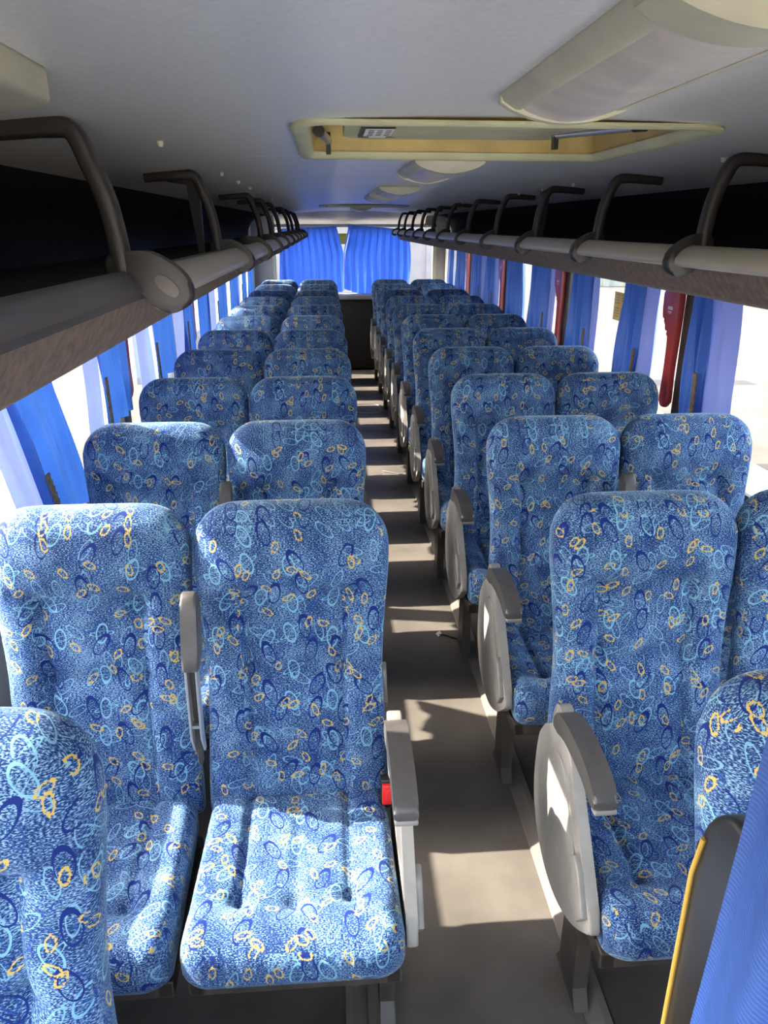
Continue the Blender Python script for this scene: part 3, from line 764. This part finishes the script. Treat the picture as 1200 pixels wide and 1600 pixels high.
# curtain rods
for side, s, X_ in (('left', -1, XL + .05), ('right', 1, XR - .05)):
    bm = bmesh.new(); tube(bm, [(X_, .3, 1.583), (X_, 9.95, 1.583)], .006, 10)
    tag(obj('curtain_rod', bm, 'metal'), 'thin metal curtain rod hidden under the %s luggage rack' % side, 'curtain rod')

# rear curtains: two big panels hung from a sagging wire
def rear_curtain(x0, x1, ztop, zbot, seed, folds):
    bm = bmesh.new(); nx, nz_ = 16 * folds, 30; g = []; rnd = random.Random(seed); ph = rnd.random() * 6
    for i in range(nz_ + 1):
        t = i / nz_; row = []
        for j in range(nx + 1):
            q = j / nx
            zt = ztop(q); zb = zbot(q); z = zt + (zb - zt) * t
            xx = x0(t) + (x1(t) - x0(t)) * q
            a = .014 * math.sin(q * folds * 2 * math.pi + ph + .5 * math.sin(t * 4)) + (.006 * math.sin(q * folds * 5.3 * math.pi) * (1 - t)) + .012 * math.sin(q * 9 + t * 4 + ph)
            if t < .08: a *= .5; 
            row.append(bm.verts.new((xx + .006 * math.sin(q * folds * 6.28 * 1.0 + t * 3), 10.25 + a, z)))
        g.append(row)
    for A, B in zip(g, g[1:]):
        for j in range(nx): bm.faces.new((A[j], A[j + 1], B[j + 1], B[j]))
    return bm
rc1 = obj('rear_curtain', rear_curtain(lambda t: -.60 - .03 * t, lambda t: .125 + .080 * min(1, t * 2.4), lambda q: 1.745 + .035 * q, lambda q: .985 - .03 * math.sin(q * 3), 3, 9), 'rearcurt', angle=180)
tag(rc1, 'left blue gathered curtain across the rear window', 'curtain', 'blue curtains over the rear window')
rc2 = obj('rear_curtain', rear_curtain(lambda t: .285 - .075 * min(1, t * 2.4), lambda t: 1.045 + .03 * math.sin(t * 3), lambda q: 1.80 - .075 * q, lambda q: 1.02 - .07 * math.sin(min(1, q * 1.6) * 3.14) - .02 * q, 8, 9), 'rearcurt', angle=180)
tag(rc2, 'right blue gathered curtain across the rear window, pulled up at its inner corner', 'curtain', 'blue curtains over the rear window')
for o, pts in ((rc1, [(-.66, 10.25, 1.742), (.14, 10.25, 1.781)]), (rc2, [(.27, 10.25, 1.801), (1.06, 10.25, 1.725)])):
    bm = bmesh.new(); tube(bm, pts, .006, 8); obj('curtain_wire', bm, 'metal', o)

# ================================================================= red emergency levers
def lever_bm():
    out = spline([(y_ * 1.3, z_ * (1.32 if z_ < 0 else 1.0)) for y_, z_ in [(-.015, -.22), (.025, -.22), (.030, -.18), (.024, -.10), (.026, 0), (.040, .05), (.075, .085), (.088, .13), (.088, .22), (.060, .245), (-.010, .245), (-.030, .20), (-.030, .05), (-.022, -.10), (-.028, -.19)]], 4, True)
    b = bmesh.new(); prism(b, out, 'x', -.028, .0, bev=.012, segs=4); return b
lev0 = None
LEV = [('right', 3.30, 'long red emergency lever on the nearest right window pillar'), ('right', 5.03, 'red emergency lever on the second right pillar'), ('right', 6.78, 'red emergency lever on the third right pillar'),
       ('right', 8.50, 'red emergency lever on the rearmost right pillar'), ('left', 3.50, 'red emergency lever on the nearest left pillar'), ('left', 5.32, 'red emergency lever on the second left pillar'), ('left', 7.08, 'red emergency lever on the third left pillar')]
for side, y, lab in LEV:
    if lev0 is None:
        lev0 = o = empty('emergency_lever'); obj('lever_body', lever_bm(), 'redlever', o, angle=60)
        bm = bmesh.new(); box(bm, -.0290, -.0275, .015, .062, .134, .148)
        box(bm, -.0290, -.0275, .022, .058, .124, .127); box(bm, -.0290, -.0275, .026, .054, .118, .1205)
        obj('white_print', bm, 'white', o, smooth=False)
    else: o = copy_tree(lev0)
    if side == 'right': o.location = (XR - .026, y, 1.30)
    else: o.location = (XL + .026, y, 1.335); o.rotation_euler = (0, 0, math.pi)
    tag(o, lab, 'emergency lever', 'red levers on the window pillars')

# yellow sticker on the right window
o = empty('window_sticker', (XR + .016, 4.12, 1.37))
bm = bmesh.new(); box(bm, -.001, .0, -.09, .09, -.075, .075); obj('sheet', bm, 'yellow', o, smooth=False)
bm = bmesh.new(); random.seed(3)
for q in range(9):
    z = .06 - q * .014; box(bm, -.0016, -.001, .01, .07, z - .003, z + .003) if q != 4 else None
    if q not in (3, 4): box(bm, -.0016, -.001, -.07, -.015, z - .003, z + .003)
obj('printed_lines', bm, 'yelink', o, smooth=False)
tag(o, 'yellow square notice sticker on a right window pane', 'sticker')
bm = bmesh.new(); box(bm, .13, .30, Y1 + .018, Y1 + .028, 1.56, 1.69); 
tag(obj('rear_sticker', bm, 'yellow', smooth=False), 'yellow sticker on the rear window showing in the gap between the curtains', 'sticker')

# ================================================================= guard panel and curtain at lower right
g = empty('guard_panel', (.392, .33, 0))
def rrect(y0, y1, z0, z1, r, n=8):
    P = []
    for cy, cz, a0 in ((y1 - r, z1 - r, 0), (y0 + .02, z1 - .02, 90), (y0 + .02, z0 + .02, 180), (y1 - .02, z0 + .02, 270)):
        rad = r if a0 == 0 else .02
        for k in range(n + 1):
            a = math.radians(a0 + 90 * k / n); P.append((cy + rad * math.cos(a), cz + rad * math.sin(a)))
    return P
bm = bmesh.new(); prism(bm, rrect(-.30, .27, .12, 1.25, .08), 'x', -.016, .020, bev=.010, segs=4); obj('padded_board', bm, 'black', g, angle=60)
bm = bmesh.new(); tube(bm, [(-.017, .268, .13), (-.017, .268, 1.13), (-.017, .258, 1.185)], .0030, 10); obj('edge_strip', bm, 'yelstrip', g)
for y in (-.22, .2):
    bm = bmesh.new(); tube(bm, [(0, y, .0), (0, y, .13)], .016, 12); obj('post', bm, 'metal', g)
tag(g, 'black padded guard panel with yellow edge strip at lower right', 'panel')
def hang_curtain():
    bm = bmesh.new(); nz_, ny = 34, 90; G = []
    for i in range(nz_ + 1):
        t = i / nz_; z = 1.86 + (.36 - 1.86) * t; row = []
        for j in range(ny + 1):
            q = j / ny; y = .515 - .50 * q + .006 * math.sin(t * 5)
            x = .362 - .06 * max(0, 1.4 - z) + .014 * math.sin(q * 21 + .9 * math.sin(t * 3)) + .003 * math.sin(q * 47 + t * 3)
            row.append(bm.verts.new((x, y, z)))
        G.append(row)
    for A, B in zip(G, G[1:]):
        for j in range(ny): bm.faces.new((A[j], A[j + 1], B[j + 1], B[j]))
    return bm
o = obj('partition_curtain', hang_curtain(), 'frontcurt', angle=180)
tag(o, 'bright blue curtain hanging in front of the black guard panel at lower right', 'curtain')
bm = bmesh.new(); tube(bm, [(.362, .53, 1.865), (.362, -.1, 1.865)], .008, 10)
for y in (.53, -.1): tube(bm, [(.362, y, 1.86), (.362, y, ceil_z(.362))], .006, 8)
tag(obj('partition_curtain_rod', bm, 'metal'), 'metal rod carrying the blue curtain beside the guard panel', 'curtain rod')

# ================================================================= floor details
bm = bmesh.new(); P = []
def oval(r, cy=7.74, cx=.375, hx=.135, hy=.19):
    out = []
    for a0, sx, sy in ((0, 1, 1), (90, -1, 1), (180, -1, -1), (270, 1, -1)):
        for k in range(7):
            a = math.radians(a0 + 15 * k); out.append((cx + sx * (hx - .08) + (.08 + r) * math.cos(a), cy + sy * (hy - .08) + (.08 + r) * math.sin(a)))
    return out
rings = [[bm.verts.new((x, y, z)) for x, y in oval(r)] for r, z in ((0, .0005), (0, .006), (.016, .006), (.018, .0005))]
n = len(rings[0])
for A, B in zip(rings, rings[1:]):
    for q in range(n): bm.faces.new((A[q], A[(q + 1) % n], B[(q + 1) % n], B[q]))
tag(obj('floor_hatch_ring', bm, 'metal'), 'metal rim of a rounded floor hatch far down the aisle', 'floor hatch')
bm = bmesh.new(); tube(bm, [(.475, 3.05, .006), (.50, 3.035, .012), (.53, 3.02, .006), (.56, 3.0, .007)], .004, 8)
lt = obj('litter_twig', bm, 'black')
bm = bmesh.new(); v = [bm.verts.new(p) for p in ((.460, 3.065, .004), (.480, 3.07, .018), (.485, 3.045, .012), (.468, 3.038, .003))]; bm.faces.new(v); bmesh.ops.solidify(bm, geom=bm.faces[:], thickness=.001); obj('foil_scrap', bm, 'white', lt, smooth=False)
tag(lt, 'dark twig with a bit of foil lying in the middle of the aisle floor', 'litter')
bm = bmesh.new(); tube(bm, [(.385, 5.58, .004), (.40, 5.56, .008), (.45, 5.53, .006), (.54, 5.47, .005)], .003, 8)
tag(obj('litter_stick', bm, 'metal'), 'thin stick lying on the aisle floor farther back', 'litter')
